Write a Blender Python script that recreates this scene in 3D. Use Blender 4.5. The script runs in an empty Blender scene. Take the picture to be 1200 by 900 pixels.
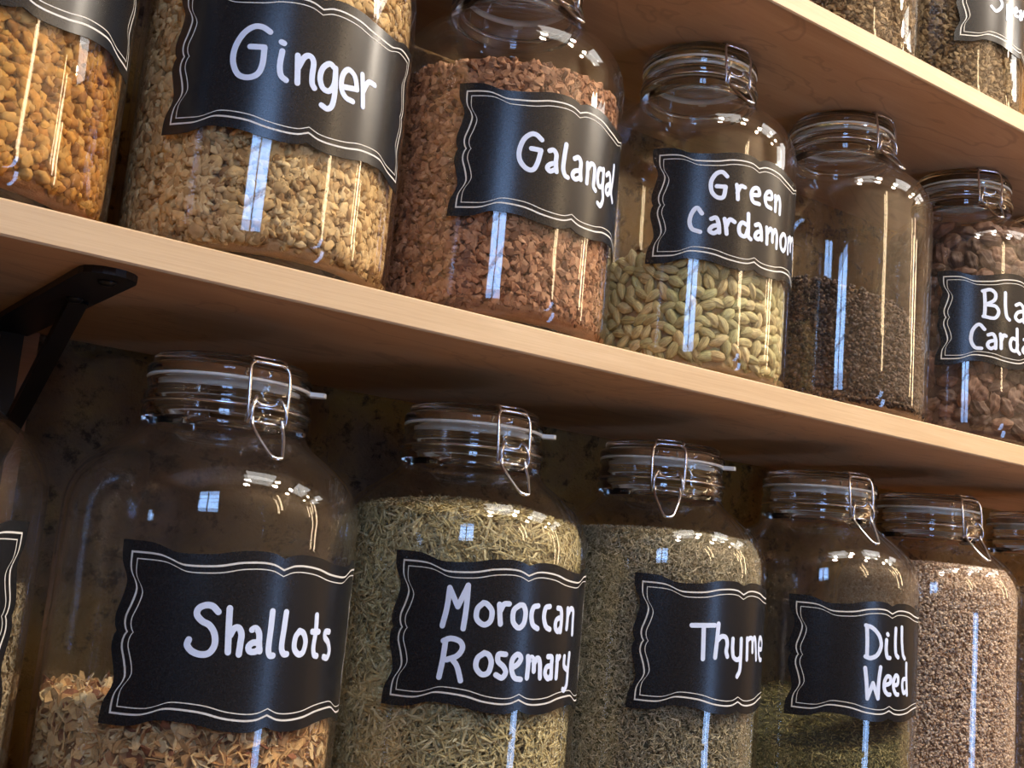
import bpy, math, random
import numpy as np
from mathutils import Matrix, Vector

C = bpy.context.scene.collection
sc = bpy.context.scene
S = 0.085                      # one jar radius in metres; all layout numbers below are in jar radii
PI = math.pi

# ------------------------------------------------------------------ camera, light, exposure
cam = bpy.data.objects.new('camera', bpy.data.cameras.new('camera')); C.objects.link(cam)
_r = Vector((0.8085, -0.5817, 0.0894)).normalized()
_f = Vector((0.5645, 0.8094, 0.1616)).normalized()
_u = _r.cross(_f).normalized(); _r = _f.cross(_u).normalized()
CAM = Vector((-3.002, -7.8535, -1.7862))
M = Matrix((( _r.x, _u.x, -_f.x), (_r.y, _u.y, -_f.y), (_r.z, _u.z, -_f.z))).to_4x4()
M.translation = CAM * S
cam.matrix_world = M
cam.data.sensor_width = 36.0
cam.data.lens = 1352.5 / 1200 * 36
cam.data.clip_start = 0.01
sc.camera = cam
sc.view_settings.view_transform = 'Standard'
sc.view_settings.look = 'None'
sc.view_settings.gamma = 1.0
sc.view_settings.use_curve_mapping = False
sc.view_settings.exposure = 0.4
sc.cycles.max_bounces = 16
sc.cycles.transparent_max_bounces = 40
sc.cycles.glossy_bounces = 6
sc.cycles.transmission_bounces = 12
w = bpy.data.worlds.new('world'); sc.world = w; w.use_nodes = True
w.node_tree.nodes['Background'].inputs[0].default_value = (0.55, 0.68, 1, 1)
w.node_tree.nodes['Background'].inputs[1].default_value = 0.3

def area(name, loc, target, sx, sy, watts, col, spread=180):
    L = bpy.data.lights.new(name, 'AREA'); L.shape = 'RECTANGLE'
    L.size = sx*S; L.size_y = sy*S; L.energy = watts; L.color = col; L.spread = math.radians(spread)
    o = bpy.data.objects.new(name, L); C.objects.link(o)
    o.location = Vector(loc)*S
    o.rotation_euler = (Vector(target)-Vector(loc)).to_track_quat('-Z', 'Y').to_euler()
    return o
WARM = (1.0, 0.88, 0.735)
DOWNLIGHTS = [(2, -11.5), (9, -9.5), (14, -12.5), (19, -9), (24, -12), (30, -10)]
for x, y in DOWNLIGHTS:
    area('downlight', (x, y, 14.25), (x, y+2.5, 0), 1.3, 1.3, 6.+11*min(1, max(0, (x-2)/12)), WARM)

# ------------------------------------------------------------------ mesh helpers
class MB:
    def __init__(s): s.v = []; s.f = []; s.mi = []; s.sm = []
    def add(s, verts, faces, smooth=True, mi=0):
        o = len(s.v); s.v += [tuple(p) for p in verts]
        for f in faces: s.f.append(tuple(i+o for i in f)); s.sm.append(smooth); s.mi.append(mi)
    def box(s, a, b, smooth=False, mi=0):
        x0, y0, z0 = a; x1, y1, z1 = b
        s.add([(x0,y0,z0),(x1,y0,z0),(x1,y1,z0),(x0,y1,z0),(x0,y0,z1),(x1,y0,z1),(x1,y1,z1),(x0,y1,z1)],
              [(3,2,1,0),(4,5,6,7),(0,1,5,4),(1,2,6,5),(2,3,7,6),(3,0,4,7)], smooth, mi)
    def lathe(s, prof, n=64, mi=0, smooth=True, closed=False):
        V = []; F = []; m = len(prof)
        for i in range(n):
            a = 2*PI*i/n
            for r, z in prof: V.append((r*math.sin(a), -r*math.cos(a), z))
        for i in range(n):
            j = (i+1) % n
            for k in range(m if closed else m-1):
                k2 = (k+1) % m
                F.append((i*m+k, j*m+k, j*m+k2, i*m+k2))
        s.add(V, F, smooth, mi)
    def tube(s, pts, r, n=8, closed=False, mi=0):
        P = [Vector(p) for p in pts]; N = len(P); V = []; F = []
        prev = None
        for i in range(N):
            if closed: t = (P[(i+1) % N]-P[i-1])
            else: t = P[min(i+1, N-1)]-P[max(i-1, 0)]
            t.normalize()
            if prev is None:
                u = t.cross(Vector((0, 0, 1)))
                if u.length < 1e-3: u = t.cross(Vector((1, 0, 0)))
            else:
                u = prev - t*prev.dot(t)
            u.normalize(); prev = u; b = t.cross(u)
            for k in range(n):
                a = 2*PI*k/n; V.append(P[i]+(u*math.cos(a)+b*math.sin(a))*r)
        for i in range(N if closed else N-1):
            j = (i+1) % N
            for k in range(n):
                k2 = (k+1) % n; F.append((i*n+k, i*n+k2, j*n+k2, j*n+k))
        if not closed:
            F.append(tuple(range(n-1, -1, -1))); F.append(tuple((N-1)*n+k for k in range(n)))
        s.add(V, F, True, mi)
    def mesh(s, name, mats):
        me = bpy.data.meshes.new(name)
        me.from_pydata([(x*S, y*S, z*S) for x, y, z in s.v], [], s.f)
        for m in (mats if isinstance(mats, (list, tuple)) else [mats]): me.materials.append(m)
        me.polygons.foreach_set('use_smooth', s.sm); me.polygons.foreach_set('material_index', s.mi)
        me.update(); return me
    def build(s, name, mats, parent=None, loc=None):
        return link(name, s.mesh(name, mats), parent, loc)
def link(name, me, parent=None, loc=None):
    o = bpy.data.objects.new(name, me); C.objects.link(o)
    if parent: o.parent = parent
    if loc is not None: o.location = Vector(loc)*S
    return o
def tag(o, label=None, cat=None, group=None, kind=None):
    if label: o['label'] = label
    if cat: o['category'] = cat
    if group: o['group'] = group
    if kind: o['kind'] = kind
    return o
def empty(name, loc):
    o = bpy.data.objects.new(name, None); C.objects.link(o); o.location = Vector(loc)*S
    o.empty_display_size = 0.02
    return o
def smooth_path(P, sub=5, closed=False):
    P = [np.array(p, float) for p in P]; n = len(P)
    if n < 3: 
        return [tuple(P[0]+(P[-1]-P[0])*t) for t in np.linspace(0, 1, sub+1)]
    out = []
    rng = n if closed else n-1
    for i in range(rng):
        p1, p2 = P[i], P[(i+1) % n]
        p0 = P[i-1] if (i > 0 or closed) else 2*p1-p2
        p3 = P[(i+2) % n] if (i+2 < n or closed) else 2*p2-p1
        for t in np.arange(sub)/sub:
            out.append(tuple(0.5*((2*p1)+(-p0+p2)*t+(2*p0-5*p1+4*p2-p3)*t*t+(-p0+3*p1-3*p2+p3)*t**3)))
    if not closed: out.append(tuple(P[-1]))
    return out

# ------------------------------------------------------------------ materials
def newmat(name):
    m = bpy.data.materials.new(name); m.use_nodes = True; nt = m.node_tree
    b = nt.nodes.get('Principled BSDF'); return m, nt, b
def N(nt, t, **kw):
    n = nt.nodes.new(t)
    for k, v in kw.items():
        if k.startswith('i_'): n.inputs[k[2:].replace('_', ' ')].default_value = v
        else: setattr(n, k, v)
    return n
def ramp(nt, stops, fac):
    r = nt.nodes.new('ShaderNodeValToRGB'); e = r.color_ramp.elements
    while len(e) > 1: e.remove(e[-1])
    e[0].position, e[0].color = stops[0][0], (*stops[0][1], 1)
    for p, c in stops[1:]:
        x = e.new(p); x.color = (*c, 1)
    nt.links.new(fac, r.inputs[0]); return r.outputs[0]
def srgb(r, g, b):
    f = lambda c: (c/255/12.92 if c/255 <= .04045 else ((c/255+.055)/1.055)**2.4)
    return (f(r), f(g), f(b))
def plain(name, col, rough=.6, metal=0., **kw):
    m, nt, b = newmat(name); b.inputs['Base Color'].default_value = (*col, 1)
    b.inputs['Roughness'].default_value = rough; b.inputs['Metallic'].default_value = metal
    return m
def coords(nt, scale=(1, 1, 1), kind='Object'):
    tc = nt.nodes.new('ShaderNodeTexCoord'); mp = nt.nodes.new('ShaderNodeMapping')
    mp.inputs['Scale'].default_value = scale; nt.links.new(tc.outputs[kind], mp.inputs[0]); return mp.outputs[0]
def noise(nt, vec, scale, detail=4, rough=.55, dist=0.):
    n = nt.nodes.new('ShaderNodeTexNoise'); n.inputs['Scale'].default_value = scale
    n.inputs['Detail'].default_value = detail; n.inputs['Roughness'].default_value = rough
    n.inputs['Distortion'].default_value = dist; nt.links.new(vec, n.inputs['Vector']); return n.outputs['Fac']
def bump(nt, b, h, strength, dist=.002):
    n = nt.nodes.new('ShaderNodeBump'); n.inputs['Strength'].default_value = strength; n.inputs['Distance'].default_value = dist
    nt.links.new(h, n.inputs['Height']); nt.links.new(n.outputs[0], b.inputs['Normal'])

def glass_mat(name, dust=.0, dustcol=(.35, .28, .2), tint=(.985, .988, .98)):
    m, nt, b = newmat(name); nt.nodes.remove(b); out = nt.nodes['Material Output']
    tr = N(nt, 'ShaderNodeBsdfTransparent'); tr.inputs[0].default_value = (*tint, 1)
    gl = N(nt, 'ShaderNodeBsdfGlossy'); gl.inputs['Roughness'].default_value = .015
    gl.inputs[0].default_value = (1, 1, 1, 1)
    fr = N(nt, 'ShaderNodeFresnel'); fr.inputs['IOR'].default_value = 1.5
    vec = coords(nt, (1, 1, .45))
    nz = noise(nt, vec, 22, 2, .4)
    bp = N(nt, 'ShaderNodeBump'); bp.inputs['Strength'].default_value = .10; bp.inputs['Distance'].default_value = .004
    nt.links.new(nz, bp.inputs['Height']); nt.links.new(bp.outputs[0], gl.inputs['Normal'])
    mx = N(nt, 'ShaderNodeMixShader')
    # same reflectance from either side of the thin wall
    ge = N(nt, 'ShaderNodeNewGeometry'); ir = N(nt, 'ShaderNodeMapRange'); ir.inputs['To Min'].default_value = 1.5; ir.inputs['To Max'].default_value = 1/1.5
    nt.links.new(ge.outputs['Backfacing'], ir.inputs[0]); nt.links.new(ir.outputs[0], fr.inputs['IOR'])
    nt.links.new(fr.outputs[0], mx.inputs[0]); nt.links.new(tr.outputs[0], mx.inputs[1]); nt.links.new(gl.outputs[0], mx.inputs[2])
    last = mx.outputs[0]
    if dust > 0:
        df = N(nt, 'ShaderNodeBsdfDiffuse'); df.inputs[0].default_value = (*dustcol, 1)
        tl = N(nt, 'ShaderNodeBsdfTranslucent'); tl.inputs[0].default_value = (*dustcol, 1)
        ad = N(nt, 'ShaderNodeMixShader'); ad.inputs[0].default_value = .5
        nt.links.new(df.outputs[0], ad.inputs[1]); nt.links.new(tl.outputs[0], ad.inputs[2])
        n2 = noise(nt, coords(nt, (1, 1, .6)), 35, 6, .7)
        mr = N(nt, 'ShaderNodeMapRange'); mr.inputs['From Min'].default_value = .35; mr.inputs['From Max'].default_value = .7
        mr.inputs['To Min'].default_value = dust*.35; mr.inputs['To Max'].default_value = dust*1.5
        nt.links.new(n2, mr.inputs[0])
        m2 = N(nt, 'ShaderNodeMixShader'); nt.links.new(mr.outputs[0], m2.inputs[0])
        nt.links.new(last, m2.inputs[1]); nt.links.new(ad.outputs[0], m2.inputs[2]); last = m2.outputs[0]
    nt.links.new(last, out.inputs[0]); return m
GLASS = glass_mat('clear_glass', .005, (.6, .58, .55))
GLASS_DUSTY = glass_mat('dusty_glass', .018, (.52, .48, .44))
def solid_glass():
    m, nt, b = newmat('thick_glass')
    b.inputs['Transmission Weight'].default_value = 1; b.inputs['Roughness'].default_value = .01
    b.inputs['IOR'].default_value = 1.48; b.inputs['Base Color'].default_value = (.97, .98, .97, 1)
    return m
LIDGLASS = solid_glass()
RUBBER = plain('white_rubber', srgb(242, 238, 222), .45)
STEEL = plain('bright_steel_wire', (.72, .73, .75), .22, 1.)
def label_mat():
    m, nt, b = newmat('black_chalkboard_vinyl')
    n = noise(nt, coords(nt), 900, 3, .6)
    c = ramp(nt, [(.3, (.008, .008, .009)), (.7, (.014, .014, .015))], n); nt.links.new(c, b.inputs['Base Color'])
    b.inputs['Roughness'].default_value = .27; b.inputs['Specular IOR Level'].default_value = .42
    bump(nt, b, n, .06, .0003); return m
LABEL = label_mat()
CHALK = plain('white_chalk_ink', srgb(196, 208, 230), .6)
PRINT = plain('white_print', srgb(205, 203, 196), .5)

def wood_mat(name, dark, mid, light, figure=1.):
    m, nt, b = newmat(name)
    v = coords(nt, (.7, 6, 6)); v2 = coords(nt, (5, 220, 220)); v3 = coords(nt, (1.6, 3.2, 3.2))
    n1 = noise(nt, v, 5, 5, .6, .8); n2 = noise(nt, v2, 4, 3, .6)
    n3 = noise(nt, v3, 3, 3, .5, 1.5)
    c1 = ramp(nt, [(.2, dark), (.5, mid), (.8, light)], n1)
    wv = N(nt, 'ShaderNodeMath', operation='SINE'); mu = N(nt, 'ShaderNodeMath', operation='MULTIPLY'); mu.inputs[1].default_value = 38
    nt.links.new(n3, mu.inputs[0]); nt.links.new(mu.outputs[0], wv.inputs[0])
    pw = N(nt, 'ShaderNodeMapRange'); pw.inputs['From Min'].default_value = .86; pw.inputs['From Max'].default_value = 1.
    pw.inputs['To Max'].default_value = .35*figure; nt.links.new(wv.outputs[0], pw.inputs[0])
    mx = N(nt, 'ShaderNodeMix', data_type='RGBA'); nt.links.new(pw.outputs[0], mx.inputs[0]); nt.links.new(c1, mx.inputs[6]); mx.inputs[7].default_value = (*[k*.55 for k in dark], 1)
    g = N(nt, 'ShaderNodeMix', data_type='RGBA', blend_type='MULTIPLY'); g.inputs[0].default_value = .35
    c2 = ramp(nt, [(.3, (.72, .66, .6)), (.65, (1, 1, 1))], n2)
    nt.links.new(mx.outputs[2], g.inputs[6]); nt.links.new(c2, g.inputs[7])
    nt.links.new(g.outputs[2], b.inputs['Base Color'])
    b.inputs['Roughness'].default_value = .5; bump(nt, b, n2, .08, .001); return m
WOOD = wood_mat('maple_veneer', srgb(168, 130, 92), srgb(186, 146, 106), srgb(200, 162, 122))
EDGE = wood_mat('maple_edge_band', srgb(182, 153, 116), srgb(194, 166, 129), srgb(206, 180, 144), .0)
BATTEN = wood_mat('pine_batten', srgb(150, 100, 66), srgb(172, 120, 82), srgb(186, 136, 96), .3)
IRON = plain('black_painted_steel', (.006, .006, .007), .38, .0)
SCREW = plain('dark_screw', (.02, .02, .02), .3, .6)
PLASTER = plain('dark_plaster', srgb(164, 144, 120), .9)
PANEL = plain('dark_wall_panelling', srgb(72, 50, 36), .5)
CEIL = plain('ceiling_paint', srgb(232, 226, 214), .9)
FLOOR = wood_mat('floor_boards', srgb(140, 104, 74), srgb(168, 128, 92), srgb(186, 146, 108))

def stone_mat():
    m, nt, b = newmat('old_stone_and_mortar')
    v = coords(nt); n1 = noise(nt, v, 9, 6, .65); n2 = noise(nt, v, 60, 6, .7); n3 = noise(nt, v, 4.3, 2, .5)
    c = ramp(nt, [(.25, srgb(100, 82, 66)), (.42, srgb(160, 128, 98)), (.55, srgb(190, 150, 94)), (.68, srgb(212, 172, 100)), (.85, srgb(222, 198, 172))], n1)
    oc = N(nt, 'ShaderNodeMix', data_type='RGBA'); oc.inputs[7].default_value = (*srgb(220, 160, 62), 1)
    mr = N(nt, 'ShaderNodeMapRange'); mr.inputs['From Min'].default_value = .44; mr.inputs['From Max'].default_value = .56; mr.inputs['To Max'].default_value = .7
    nt.links.new(n3, mr.inputs[0]); nt.links.new(mr.outputs[0], oc.inputs[0]); nt.links.new(c, oc.inputs[6])
    sp = N(nt, 'ShaderNodeMix', data_type='RGBA', blend_type='MULTIPLY'); sp.inputs[0].default_value = .8
    c2 = ramp(nt, [(.36, (.10, .08, .07)), (.47, (1, 1, 1))], n2)
    nt.links.new(oc.outputs[2], sp.inputs[6]); nt.links.new(c2, sp.inputs[7]); nt.links.new(sp.outputs[2], b.inputs['Base Color'])
    b.inputs['Roughness'].default_value = .95; bump(nt, b, noise(nt, v, 38, 8, .75), 1., .03); return m
STONE = stone_mat()

def grain_mat(name, cols, rough=.75, powder=None, pz=None, var=.25):
    """each grain its own colour; a fine dust of the same spice lies at the bottom of the heap"""
    m, nt, b = newmat(name)
    geo = N(nt, 'ShaderNodeNewGeometry')
    k = len(cols); c = ramp(nt, [((i+.5)/k, q) for i, q in enumerate(cols)], geo.outputs['Random Per Island'])
    n = noise(nt, coords(nt), 260, 4, .6)
    sh = ramp(nt, [(.25, (1-var*1.6,)*3), (.75, (1+var*.5,)*3)], n)
    mx = N(nt, 'ShaderNodeMix', data_type='RGBA', blend_type='MULTIPLY'); mx.inputs[0].default_value = 1
    nt.links.new(c, mx.inputs[6]); nt.links.new(sh, mx.inputs[7])
    nt.links.new(mx.outputs[2], b.inputs['Base Color'])
    b.inputs['Roughness'].default_value = rough; b.inputs['Specular IOR Level'].default_value = .3
    return m
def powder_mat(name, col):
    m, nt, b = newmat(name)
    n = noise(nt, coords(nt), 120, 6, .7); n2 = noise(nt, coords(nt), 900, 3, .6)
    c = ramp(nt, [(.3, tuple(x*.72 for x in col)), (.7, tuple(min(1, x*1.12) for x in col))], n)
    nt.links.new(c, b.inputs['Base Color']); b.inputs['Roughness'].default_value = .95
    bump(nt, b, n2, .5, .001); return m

# ------------------------------------------------------------------ room shell
ZL = -3.9303; FY = -1.1612; BY = 1.9787; TH = .21; UZ = 3.4258; UTH = .2034
def struct(name, mb, mats): return tag(mb.build(name, mats), kind='structure')
X0, X1, YF, Z0, Z1 = -16., 42., -16., -18., 14.5
b = MB(); b.box((X0-.5, YF-.5, Z0-.5), (X1+.5, BY+1.2, Z0)); struct('floor', b, FLOOR)
b = MB(); b.box((X0-.5, YF-.5, Z1), (X1+.5, BY+1.2, Z1+.5)); struct('ceiling', b, CEIL)
b = MB(); b.box((X0-.5, YF-.5, Z0), (X0, BY+1.2, Z1)); struct('wall_left', b, PANEL)
b = MB(); b.box((X1, YF-.5, Z0), (X1+.5, BY+1.2, Z1)); struct('wall_right', b, PLASTER)
# wall across the aisle, with one window and one tall glazed opening
W1 = (-10.5, -5.2, 1.6, 9.2); W2 = (9.6, 11.2, -17.9, -.2)
b = MB()
xs = [X0, W1[0], W1[1], W2[0], W2[1], X1]
for i in range(5):
    if i == 1:
        b.box((xs[i], YF-.5, Z0), (xs[i+1], YF, W1[2])); b.box((xs[i], YF-.5, W1[3]), (xs[i+1], YF, Z1))
    elif i == 3:
        b.box((xs[i], YF-.5, W2[3]), (xs[i+1], YF, Z1)); b.box((xs[i], YF-.5, Z0), (xs[i+1], YF, W2[2]))
    else: b.box((xs[i], YF-.5, Z0), (xs[i+1], YF, Z1))
struct('wall_front', b, PLASTER)
b = MB(); b.box((X0, YF, Z0), (W2[0]-.3, YF+.15, -1.)); b.box((W2[1]+.3, YF, Z0), (X1, YF+.15, -1.)); b.box((X0, YF, -1.), (W2[0]-.3, YF+.3, -.7)); b.box((W2[1]+.3, YF, -1.), (X1, YF+.3, -.7)); struct('trim_2', b, PANEL)
def emit(name, col, s):
    m, nt, bb = newmat(name); bb.inputs['Base Color'].default_value = (0, 0, 0, 1)
    bb.inputs['Emission Color'].default_value = (*col, 1); bb.inputs['Emission Strength'].default_value = s; return m
SKYPANE = emit('daylit_pane', (.32, .54, 1.), 11.0)
SKYPANE2 = emit('daylit_door_pane', (.32, .54, 1.), 11.0)
FRAME = plain('painted_window_frame', srgb(70, 60, 52), .5)
def window(name, W, pane, nx, nz):
    b = MB(); b.box((W[0], YF-.42, W[2]), (W[1], YF-.38, W[3]))
    root = tag(b.build(name, pane), kind='structure')
    f = MB(); t = .16
    for i in range(nx+1):
        x = W[0]+(W[1]-W[0])*i/nx; f.box((max(W[0], x-t/2), YF-.37, W[2]), (min(W[1], x+t/2), YF-.02, W[3]))
    for i in range(nz+1):
        z = W[2]+(W[3]-W[2])*i/nz; f.box((W[0], YF-.36, max(W[2], z-t/2)), (W[1], YF-.03, min(W[3], z+t/2)))
    f.build('window_frame', FRAME, root)
window('window_1', W1, SKYPANE, 2, 2)
window('window_2', W2, SKYPANE2, 1, 3)
# lamps of the shop: wall strip by the glazed opening and vertical strips far right
LAMPW = emit('warm_lamp_tube', (1., .74, .44), 17.)
def strip_lamp(x, y, z0, z1, label, w=.35):
    root = empty('strip_lamp', (x, y, z0))
    b = MB(); b.tube([(0, .32, .15), (0, .32, z1-z0-.15)], w/2, 12); b.build('lamp_tube', LAMPW, root)
    b = MB(); b.box((-w*.6, 0, 0), (w*.6, .12, z1-z0)); b.box((-w*.5, .1, 0), (w*.5, .5, .14)); b.box((-w*.5, .1, z1-z0-.14), (w*.5, .5, z1-z0)); b.build('lamp_housing', FRAME, root)
    tag(root, label, 'lamp')
strip_lamp(9.3, YF, 3.2, 10.5, 'warm tube lamp standing upright on the wall across the aisle', .55)
strip_lamp(33, YF, 1.0, 13.0, 'long warm tube lamp at the far right end of the opposite wall', .9)
strip_lamp(29, YF, 6.0, 13.0, 'shorter warm tube lamp left of the long one', .6)

GLOW = emit('added_glow_panel', (1., .95, .88), 5.)  # unseen panels added so glass necks and shoulders reflect a broad soft glow
for x, y, q in ((5, -8, 'added unseen ceiling glow panel nearest the shelf bracket'), (17, -8, 'added unseen ceiling glow panel in the middle of the aisle'), (29, -8, 'added unseen ceiling glow panel at the far right of the aisle')):
    root = empty('added_ceiling_glow', (x, y, Z1-.35))
    b = MB(); b.box((-3, -2.2, 0), (3, 2.2, .12)); b.build('diffuser', GLOW, root)
    b = MB(); b.box((-3.2, -2.4, .12), (3.2, 2.4, .35)); b.box((-3.2, -2.4, -.05), (-3, 2.4, .12)); b.box((3, -2.4, -.05), (3.2, 2.4, .12)); b.box((-3, -2.4, -.05), (3, -2.2, .12)); b.box((-3, 2.2, -.05), (3, 2.4, .12)); b.build('panel_frame', FRAME, root)
    tag(root, q, 'lamp', 'added ceiling glow panels over the aisle')
# rough stone wall behind the shelves
def stone_wall():
    rng = np.random.default_rng(4)
    nx, nz = 600, 300; xa, xb, za, zb = -8., 24., -6.5, 9.
    X, Z = np.meshgrid(np.linspace(xa, xb, nx), np.linspace(za, zb, nz))
    D = np.zeros_like(X)
    # courses of rough blocks with recessed joints
    z = za; hj = np.zeros_like(X)+1
    while z < zb:
        h = rng.uniform(.62, .95); x = xa-rng.uniform(0, 1)
        while x < xb:
            wd = rng.uniform(1.0, 2.2); off = rng.uniform(-.05, .07)
            jx = X+.06*np.sin(3*Z+x); jz = Z+.07*np.sin(1.7*X+z*3)
            ex = np.minimum(jx-x, x+wd-jx); ez = np.minimum(jz-z, z+h-jz)
            e = np.minimum(ex, ez); ins = e > 0
            D[ins] = (off+.10*(1-np.exp(-np.maximum(e, 0)/.07)))[ins]
            x += wd
        z += h
    for f, a in ((1.3, .05), (3.1, .03), (7.3, .02), (15, .012)):
        ph = rng.uniform(0, 6, 6)
        D += a*(np.sin(f*X+ph[0]+1.3*np.sin(f*Z*.7+ph[1]))*np.sin(f*1.2*Z+ph[2]+1.1*np.sin(f*X*.8+ph[3])))
    D += rng.normal(0, .016, D.shape)
    D = np.clip(D, -.05, .17)
    Y = BY+.18-D
    V = np.stack([X, Y, Z], -1).reshape(-1, 3)*S
    I = np.arange(nx*nz).reshape(nz, nx)
    F = np.stack([I[:-1, :-1], I[:-1, 1:], I[1:, 1:], I[1:, :-1]], -1).reshape(-1, 4)
    me = np_mesh('wall_back', V, F, STONE, True)
    tag(link('wall_back', me), kind='structure')
def np_mesh(name, V, F, mat, smooth=False):
    me = bpy.data.meshes.new(name); k = F.shape[1]
    me.vertices.add(len(V)); me.vertices.foreach_set('co', np.ascontiguousarray(V, np.float32).ravel())
    me.loops.add(F.size); me.loops.foreach_set('vertex_index', np.ascontiguousarray(F, np.int32).ravel())
    me.polygons.add(len(F)); me.polygons.foreach_set('loop_start', np.arange(0, F.size, k, dtype=np.int32))
    me.polygons.foreach_set('loop_total', np.full(len(F), k, np.int32))
    me.update(calc_edges=True); me.validate()
    me.polygons.foreach_set('use_smooth', np.full(len(me.polygons), smooth))
    me.materials.append(mat); return me
stone_wall()
b = MB(); b.box((X0, BY+.25, Z0), (X1, BY+1.2, Z1)); struct('wall_behind', b, PLASTER)

# ------------------------------------------------------------------ shelves, batten and bracket
def shelf(z0, z1, label):
    root = empty('shelf', (0, 0, z0)); h = z1-z0
    b = MB(); b.box((-6.5, FY+.025, 0), (19.5, BY, h)); o = b.build('board', WOOD, root)
    e = MB()   # front edge band with softened arrises
    pr = [(FY+.03, .0), (FY+.012, .0), (FY, .012), (FY, h-.012), (FY+.012, h), (FY+.03, h)]
    V = [(-6.5, y, z) for y, z in pr]+[(19.5, y, z) for y, z in pr]; n = len(pr)
    e.add(V, [(i, (i+1) % n, n+(i+1) % n, n+i) for i in range(n)]+[tuple(range(n-1, -1, -1)), tuple(range(n, 2*n))], False)
    e.build('front_edge', EDGE, root)
    tag(root, label, 'shelf')
    return root
shelf(-TH, 0, 'maple shelf across the middle, jars of ginger and cardamom on it')
shelf(UZ, UZ+UTH, 'maple shelf at the top right with two jars on it')
shelf(ZL-TH, ZL, 'lowest maple shelf under the shallots and rosemary jars')
b = MB(); b.box((-1.5, BY-.06, -6), (-.88, BY+.12, -TH-.002)); tag(b.build('trim_1', BATTEN), kind='structure')

def bracket():
    root = empty('shelf_bracket', (-1.145, BY-.06, -TH))
    hw = .175; L = BY-.06+.985
    def plate(L, t, a):   # rounded-end plate lying along -y; a(y, x, h) maps to place
        pts = [(-hw, 0), (hw, 0)]
        for i in range(9):
            q = PI*i/8; pts.append((hw*math.cos(q), -(L-hw*.9)-hw*.9*math.sin(q)))
        n = len(pts); V = [a(x, y, 0) for x, y in pts]+[a(x, y, -t) for x, y in pts]
        return V, [tuple(range(n)), tuple(range(2*n-1, n-1, -1))]+[(i, n+i, n+(i+1) % n, (i+1) % n) for i in range(n)]
    b = MB(); V, F = plate(L, .045, lambda x, y, z: (x, y, z)); b.add(V, F, False)
    b.build('shelf_arm', IRON, root)
    b = MB(); V, F = plate(1.75, .045, lambda x, y, z: (x*.8, z-.0, y)); b.add(V, F, False); b.build('wall_arm', IRON, root)
    b = MB()
    p0 = np.array((.055, -1.90, -.045)); p1 = np.array((.055, -.04, -1.09)); d = (p1-p0)/np.linalg.norm(p1-p0); nn = np.array((0, d[2], -d[1]))*.035
    e0, e1 = p0-d*.02, p1+d*.02; hx = np.array((.062, 0, 0))
    b.add([e0-hx-nn, e0+hx-nn, e0+hx+nn, e0-hx+nn, e1-hx-nn, e1+hx-nn, e1+hx+nn, e1-hx+nn],
          [(0, 1, 2, 3), (7, 6, 5, 4), (0, 4, 5, 1), (1, 5, 6, 2), (2, 6, 7, 3), (3, 7, 4, 0)], False)
    b.build('brace', IRON, root)
    for y in (-L+.22, -L+.95):
        s = MB(); s.lathe([(0, -.075), (.035, -.072), (.055, -.055), (.058, -.044), (0, -.044)], 16)
        s.build('screw', SCREW, root, (0.02, y, 0))
    tag(root, 'black steel shelf bracket with diagonal brace under the middle shelf', 'bracket')
bracket()

# ------------------------------------------------------------------ jars
OUT = [(0, .03), (.55, .02), (.78, .0), (.85, .012), (.915, .05), (.96, .11), (.985, .18), (.995, .26), (.997, .36), (.997, 2.36), (.985, 2.46), (.955, 2.55), (.90, 2.645), (.82, 2.725),
       (.73, 2.795), (.65, 2.85), (.60, 2.895), (.572, 2.94), (.568, 2.98), (.578, 3.005), (.580, 3.04), (.568, 3.06), (.560, 3.075), (.560, 3.095),
       (.574, 3.11), (.577, 3.135), (.562, 3.165), (.556, 3.19), (.558, 3.215), (.568, 3.235), (.566, 3.252), (.552, 3.258)]
INN = [(.50, 3.258), (.49, 3.24), (.495, 3.0), (.525, 2.93), (.60, 2.852), (.69, 2.785), (.78, 2.71), (.86, 2.625), (.92, 2.53), (.95, 2.44), (.963, 2.34), (.963, .34), (.950, .25), (.91, .19), (.82, .155), (0, .165)]
def dense(p, k=3):
    return smooth_path(p, k)
def inner_r(z):
    zz = [q[1] for q in INN[::-1]][2:]; rr = [q[0] for q in INN[::-1]][2:]
    return np.interp(z, zz, rr)
b = MB(); b.lathe(OUT+INN, 96)
for i, f in enumerate(b.f):   # the thick neck ring and base bend the light
    zc = sum(b.v[k][2] for k in f)/4
    if zc > 2.96 or zc < .165: b.mi[i] = 1
BODY = b.mesh('glass_body', [GLASS, LIDGLASS]); BODY_D = b.mesh('glass_body', [GLASS_DUSTY, LIDGLASS])
b = MB(); b.lathe([(0, 3.345), (.47, 3.345), (.49, 3.30), (.50, 3.278), (.562, 3.278), (.572, 3.292), (.575, 3.325), (.565, 3.345), (.545, 3.353), (.536, 3.362), (.537, 3.40), (.527, 3.418), (.50, 3.424), (.42, 3.416), (0, 3.41)], 96)
LID = b.mesh('glass_lid', [LIDGLASS])
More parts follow.
